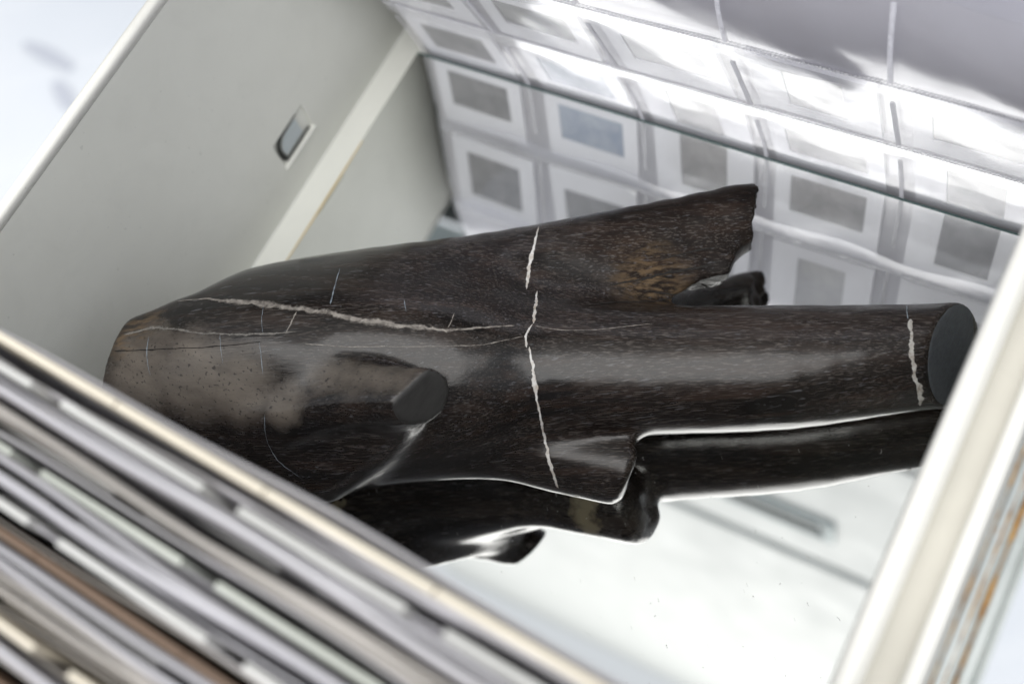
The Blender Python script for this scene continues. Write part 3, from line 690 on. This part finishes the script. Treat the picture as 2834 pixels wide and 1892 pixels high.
VEINS = [
    ('quartz_vein', 'white', [[115.5, -81.9, 50.2, 0.23], [117.7, -87.1, 52.8, 0.35], [119.1, -91.5, 53.7, 0.44], [120.3, -95.6, 53.9, 0.66], [121.8, -99.4, 53.8, 0.72], [123.6, -103.2, 53.9, 0.67], [125.4, -107.5, 55.1, 0.22]]),
    ('quartz_vein', 'white', [[128.6, -106.3, 53.9, 0.37], [131.3, -111.1, 56.5, 0.59], [134.1, -116.0, 59.5, 0.56], [136.3, -120.2, 61.0, 0.43]]),
    ('quartz_vein', 'white', [[136.2, -120.5, 61.2, 0.21], [136.3, -124.9, 62.3, 0.57], [138.6, -129.2, 62.0, 0.57]]),
    ('quartz_vein', 'white', [[139.3, -128.5, 61.8, 0.35], [141.0, -131.0, 61.0, 0.49], [142.7, -133.4, 59.8, 0.62], [143.9, -135.9, 58.4, 0.74], [145.1, -138.2, 56.7, 0.84], [146.1, -140.5, 54.7, 0.73], [147.3, -142.4, 52.1, 0.66], [148.3, -144.2, 49.1, 0.61], [149.1, -145.8, 45.3, 0.57], [149.5, -147.1, 40.6, 0.58], [150.5, -149.0, 37.4, 0.58], [152.2, -151.3, 35.9, 0.59], [154.0, -153.6, 34.7, 0.61], [155.6, -155.7, 32.9, 0.64], [157.1, -157.6, 30.3, 0.6], [158.5, -159.0, 26.7, 0.45]]),
    ('quartz_vein', 'tan', [[20.8, -164.4, 73.7, 0.23], [24.7, -162.9, 74.7, 0.34], [28.4, -161.4, 75.5, 0.44], [32.0, -159.9, 76.1, 0.55], [36.4, -159.2, 77.2, 0.71], [40.5, -158.4, 78.0, 0.87], [44.6, -157.6, 78.6, 1.01], [48.4, -156.7, 79.1, 1.1], [52.2, -155.8, 79.5, 1.18], [55.8, -154.9, 79.8, 1.26], [59.5, -154.1, 80.0, 1.29], [63.1, -153.3, 80.1, 1.33], [66.5, -152.5, 80.1, 1.36], [69.8, -151.6, 80.0, 1.34], [73.1, -150.6, 79.8, 1.28], [76.3, -149.7, 79.5, 1.21], [79.5, -148.7, 79.1, 1.15], [82.8, -148.1, 78.9, 1.12], [86.1, -147.5, 78.6, 1.1], [89.4, -146.9, 78.2, 1.07], [92.5, -146.0, 77.7, 1.01], [95.5, -144.9, 77.2, 0.94], [98.4, -143.8, 76.6, 0.88], [101.3, -142.8, 76.0, 0.82], [104.3, -141.8, 75.3, 0.76], [107.2, -140.8, 74.5, 0.71], [109.9, -139.6, 73.7, 0.66], [112.7, -138.3, 72.9, 0.62], [115.4, -137.0, 72.0, 0.57], [117.9, -135.4, 71.0, 0.51], [120.3, -133.6, 70.0, 0.45], [122.6, -131.7, 68.8, 0.38], [124.9, -129.9, 67.6, 0.32], [127.2, -128.0, 66.4, 0.26], [129.5, -126.0, 65.0, 0.2], [131.8, -124.1, 63.6, 0.14]]),
    ('quartz_vein', 'grey', [[9.3, -182.3, 72.9, 0.39], [13.0, -180.4, 73.9, 0.52], [16.6, -178.6, 75.0, 0.64], [20.1, -176.8, 76.0, 0.77], [24.5, -175.8, 77.1, 0.74], [28.8, -174.9, 78.1, 0.71], [32.9, -174.0, 78.9, 0.68], [36.9, -173.2, 79.6, 0.67], [40.8, -172.4, 80.1, 0.67], [44.6, -171.6, 80.5, 0.66], [48.0, -170.4, 80.7, 0.64], [51.5, -169.3, 80.9, 0.62], [54.8, -168.1, 81.0, 0.6], [58.1, -166.8, 81.1, 0.56], [61.1, -165.4, 81.1, 0.5], [64.2, -164.0, 81.1, 0.45], [67.1, -162.5, 81.0, 0.36], [70.0, -160.9, 80.8, 0.25], [72.8, -159.3, 80.6, 0.14]]),
    ('quartz_vein', 'blue', [[67.5, -130.1, 69.9, 0.15], [71.2, -135.9, 73.8, 0.38], [74.5, -141.1, 76.7, 0.42], [77.0, -145.9, 78.6, 0.36]]),
    ('quartz_vein', 'blue', [[74.5, -186.9, 73.2, 0.14], [74.8, -189.4, 71.0, 0.25], [75.2, -191.6, 68.0, 0.29], [75.5, -193.5, 64.2, 0.29], [76.3, -194.7, 60.4, 0.26], [77.4, -195.8, 56.6, 0.23], [79.7, -196.4, 54.4, 0.2], [82.7, -196.7, 53.2, 0.17], [85.9, -197.1, 52.3, 0.15]]),
    ('quartz_vein', 'blue', [[239.4, -60.0, 39.6, 0.22], [241.0, -64.3, 43.3, 0.29], [242.3, -67.2, 44.8, 0.36]]),
    ('quartz_vein', 'pale', [[243.0, -66.9, 44.7, 0.87], [244.5, -70.4, 45.5, 0.98], [245.9, -73.5, 45.5, 0.98], [247.2, -76.4, 45.0, 0.94], [248.3, -79.0, 44.0, 1.08], [249.7, -81.3, 42.5, 1.12], [251.2, -83.2, 40.4, 1.11], [252.5, -84.9, 37.8, 1.28], [253.6, -86.4, 34.3, 1.26], [254.6, -87.2, 29.2, 0.74]]),
    ('quartz_vein', 'blue', [[56.4, -155.6, 80.0, 0.15], [59.1, -160.2, 81.0, 0.21], [62.4, -164.2, 81.1, 0.14]]),
    ('quartz_vein', 'tan', [[68.6, -153.1, 80.3, 0.29], [69.4, -157.4, 80.8, 0.29], [69.8, -161.5, 80.8, 0.14]]),
    ('quartz_vein', 'blue', [[21.1, -180.0, 76.1, 0.15], [22.6, -183.2, 76.0, 0.27], [24.5, -186.1, 75.7, 0.26], [26.6, -188.8, 75.1, 0.21], [29.0, -191.2, 74.3, 0.15]]),
    ('quartz_vein', 'blue', [[48.5, -170.6, 80.7, 0.15], [50.4, -173.5, 80.3, 0.2], [52.2, -176.1, 79.5, 0.19], [54.0, -178.6, 78.4, 0.15]]),
    ('quartz_vein', 'tan', [[77.6, -161.8, 79.8, 0.11], [80.6, -160.6, 79.4, 0.11], [83.5, -159.3, 78.6, 0.12], [86.3, -158.1, 77.8, 0.13], [89.3, -156.8, 77.2, 0.14], [92.2, -155.5, 76.7, 0.15], [95.1, -154.0, 76.3, 0.15], [98.0, -152.6, 75.8, 0.16], [100.8, -151.1, 75.3, 0.17], [103.6, -149.7, 74.7, 0.17], [106.4, -148.2, 74.1, 0.17], [109.1, -146.7, 73.4, 0.16], [111.9, -145.2, 72.8, 0.15], [114.6, -143.7, 72.0, 0.14], [117.3, -142.1, 71.3, 0.15], [120.0, -140.5, 70.5, 0.15], [122.5, -138.9, 69.6, 0.16], [125.0, -137.2, 68.4, 0.17], [127.4, -135.3, 67.3, 0.17], [129.6, -133.1, 66.2, 0.16], [131.7, -130.8, 65.0, 0.16], [133.9, -128.6, 63.8, 0.15], [136.0, -126.3, 62.7, 0.14]]),
    ('quartz_vein', 'tan', [[137.3, -120.8, 61.0, 0.21], [140.3, -119.8, 60.1, 0.2], [143.4, -118.9, 59.6, 0.19], [146.4, -117.9, 59.2, 0.18], [149.2, -116.4, 58.6, 0.16], [152.1, -114.9, 58.1, 0.15], [154.9, -113.4, 57.5, 0.14], [157.5, -111.5, 56.9, 0.16], [160.1, -109.7, 56.3, 0.17], [162.7, -107.8, 55.5, 0.17], [165.3, -106.1, 54.9, 0.15], [168.0, -104.3, 54.4, 0.13], [170.6, -102.5, 53.8, 0.11]]),
    ('quartz_vein', 'tan', [[115.3, -136.2, 71.9, 0.28], [114.9, -133.3, 71.5, 0.21], [114.2, -130.3, 70.9, 0.14]]),
    ('quartz_vein', 'blue', [[97.6, -133.6, 74.3, 0.14], [99.4, -135.6, 74.9, 0.2], [101.1, -137.5, 75.1, 0.14]]),
    ('quartz_vein', 'blue', [[63.0, -167.6, 80.7, 0.14], [65.1, -170.5, 79.8, 0.2], [66.9, -173.4, 78.5, 0.19], [68.6, -176.2, 77.2, 0.14]]),
    ('splinter_groove', 'crack', [[147.1, -91.9, 45.5, 0.15], [149.4, -89.5, 44.4, 0.26], [151.9, -87.2, 43.5, 0.37], [154.4, -85.0, 42.7, 0.49], [156.9, -82.7, 42.0, 0.54], [159.5, -80.5, 41.5, 0.56], [162.0, -78.3, 41.0, 0.58], [164.6, -76.1, 40.4, 0.6], [167.3, -74.1, 40.1, 0.51], [170.0, -72.1, 39.7, 0.42], [172.5, -69.9, 38.9, 0.32], [175.2, -67.9, 38.5, 0.23]]),
    ('splinter_groove', 'crack', [[146.3, -104.3, 52.7, 0.15], [148.6, -102.2, 51.2, 0.23], [150.8, -99.9, 49.5, 0.32], [153.0, -97.5, 47.5, 0.41], [155.3, -95.4, 45.7, 0.44], [157.7, -93.3, 43.8, 0.45], [160.1, -91.2, 42.1, 0.45], [162.5, -89.1, 40.1, 0.44], [164.6, -86.4, 38.0, 0.3], [166.8, -83.9, 36.5, 0.15]]),
    ('splinter_groove', 'crack', [[157.9, -86.7, 40.7, 0.15], [160.8, -85.5, 39.4, 0.23], [163.7, -84.3, 38.2, 0.32], [166.5, -83.0, 36.8, 0.4], [172.7, -69.1, 21.4, 0.35], [175.2, -67.0, 23.1, 0.16]]),
    ('splinter_groove', 'crack', [[157.0, -76.9, 43.6, 0.15], [159.6, -74.4, 43.1, 0.19], [162.2, -71.8, 42.6, 0.23], [164.9, -69.3, 42.0, 0.27], [167.5, -66.8, 41.4, 0.3], [170.3, -64.5, 40.5, 0.26], [173.2, -62.4, 39.9, 0.23], [176.0, -60.1, 38.9, 0.19], [178.7, -57.6, 37.8, 0.15]]),
    ('hairline_crack', 'crack', [[8.7, -188.7, 71.7, 0.24], [13.2, -187.4, 73.0, 0.23], [17.6, -186.1, 74.3, 0.23], [21.9, -184.8, 75.6, 0.23], [26.0, -183.4, 76.6, 0.22], [30.0, -182.1, 77.6, 0.2], [33.9, -180.7, 78.4, 0.19], [37.6, -179.4, 79.0, 0.2], [41.3, -178.0, 79.5, 0.21], [44.7, -176.7, 79.8, 0.22], [48.0, -175.1, 80.1, 0.21], [51.2, -173.5, 80.3, 0.2], [54.4, -172.0, 80.4, 0.19], [57.5, -170.3, 80.6, 0.17], [60.6, -168.7, 80.7, 0.16], [63.6, -167.1, 80.8, 0.14]]),
]

def m_vein(name, a, b, rough, k1=.9, e0=.22, e1=.36, op=1.0):
    t = NT(name); n = t.noise(t.coord(), 330, 5, .65, .4)
    at = t.n('ShaderNodeAttribute'); at.attribute_name = 'core'
    x = t.math('ADD', at.outputs['Fac'], t.math('MULTIPLY', t.math('SUBTRACT', t.noise(t.coord(), 420, 4, .6), .5), k1))
    t.set(Base_Color=t.ramp(n, [(.32, a), (.62, b)]), Roughness=rough, Normal=t.bump(n, .5, .0003), Alpha=t.math('MULTIPLY', t.ramp(x, [(e0, 0.), (e1, 1.)]), op)); return t.m
VM = dict(pale=m_vein('quartz_pale', (.16, .13, .105), (.46, .455, .43), .35, 1.2, .2, .5), white=m_vein('quartz_white', (.30, .25, .20), (.58, .575, .565), .35, 1.2, .2, .5), tan=m_vein('quartz_tan', (.10, .085, .075), (.42, .385, .345), .45, 1.1, .15, .7, .66),
          grey=m_vein('quartz_grey', (.13, .125, .12), (.26, .24, .215), .45, 1.2, .15, .95, .75), blue=m_vein('quartz_blue_grey', (.16, .20, .24), (.36, .41, .46), .35, 1.2, .25, .8, .65),
          crack=m_vein('crack_dark', (.004, .003, .003), (.012, .01, .008), .9))
bvh = BVHTree.FromPolygons([Vector(p) for p in V_], [tuple(int(i) for i in q) for q in Q_])
VL = dict(pale='broad pale quartz vein near the cut end', white='white quartz vein', tan='tan quartz vein', grey='dull grey vein', blue='thin blue grey vein', crack='dark hairline crack')
for vi, (nm, kd, pts) in enumerate(VEINS):
    rr = random.Random(vi + 40); P = [Vector(p[:3]) for p in pts]; W = [p[3] for p in pts]
    Ls = [0.]
    for a, b in zip(P[:-1], P[1:]): Ls.append(Ls[-1] + (b - a).length)
    n = max(4, int(Ls[-1] / .55)); v, f = [], []
    jl, jr, jc = 0, 0, 0
    prev = None
    for i in range(n + 1):
        s = Ls[-1] * i / n; k = max(j for j in range(len(Ls)) if Ls[j] <= s + 1e-9); k = min(k, len(P) - 2)
        t = (s - Ls[k]) / max(Ls[k + 1] - Ls[k], 1e-6)
        p = P[k].lerp(P[k + 1], t); w = max(W[k] + (W[k + 1] - W[k]) * t, .12) * (1.1 if kd != 'tan' else 1.2)
        jl = .88 * jl + rr.gauss(0, .2); jr = .88 * jr + rr.gauss(0, .2); jc = .86 * jc + rr.gauss(0, .11)
        tang = (P[k + 1] - P[k]).normalized()
        q, nn, _, _ = bvh.find_nearest(p)
        side = nn.cross(tang).normalized()
        endf = min(1, min(i, n - i) / 2.5 + .25)
        for sd, jj in ((-1, jl), (0, 0), (1, jr)):
            x = p + side * (sd * w * endf * (1 + min(max(jj, -.6), .7)) + jc * min(w, .8))
            q2, n2, _, _ = bvh.find_nearest(x)
            v.append(q2 + n2 * (.13 if sd else .20))
        if i:
            a = 3 * (i - 1); f += [(a, a + 1, a + 4, a + 3), (a + 1, a + 2, a + 5, a + 4)]
    o = mesh(nm, v, f, VM[kd], st, True); o['label'] = VL[kd]
    ca = o.data.attributes.new('core', 'FLOAT', 'POINT'); ca.data.foreach_set('value', [0., 1., 0.] * (n + 1))
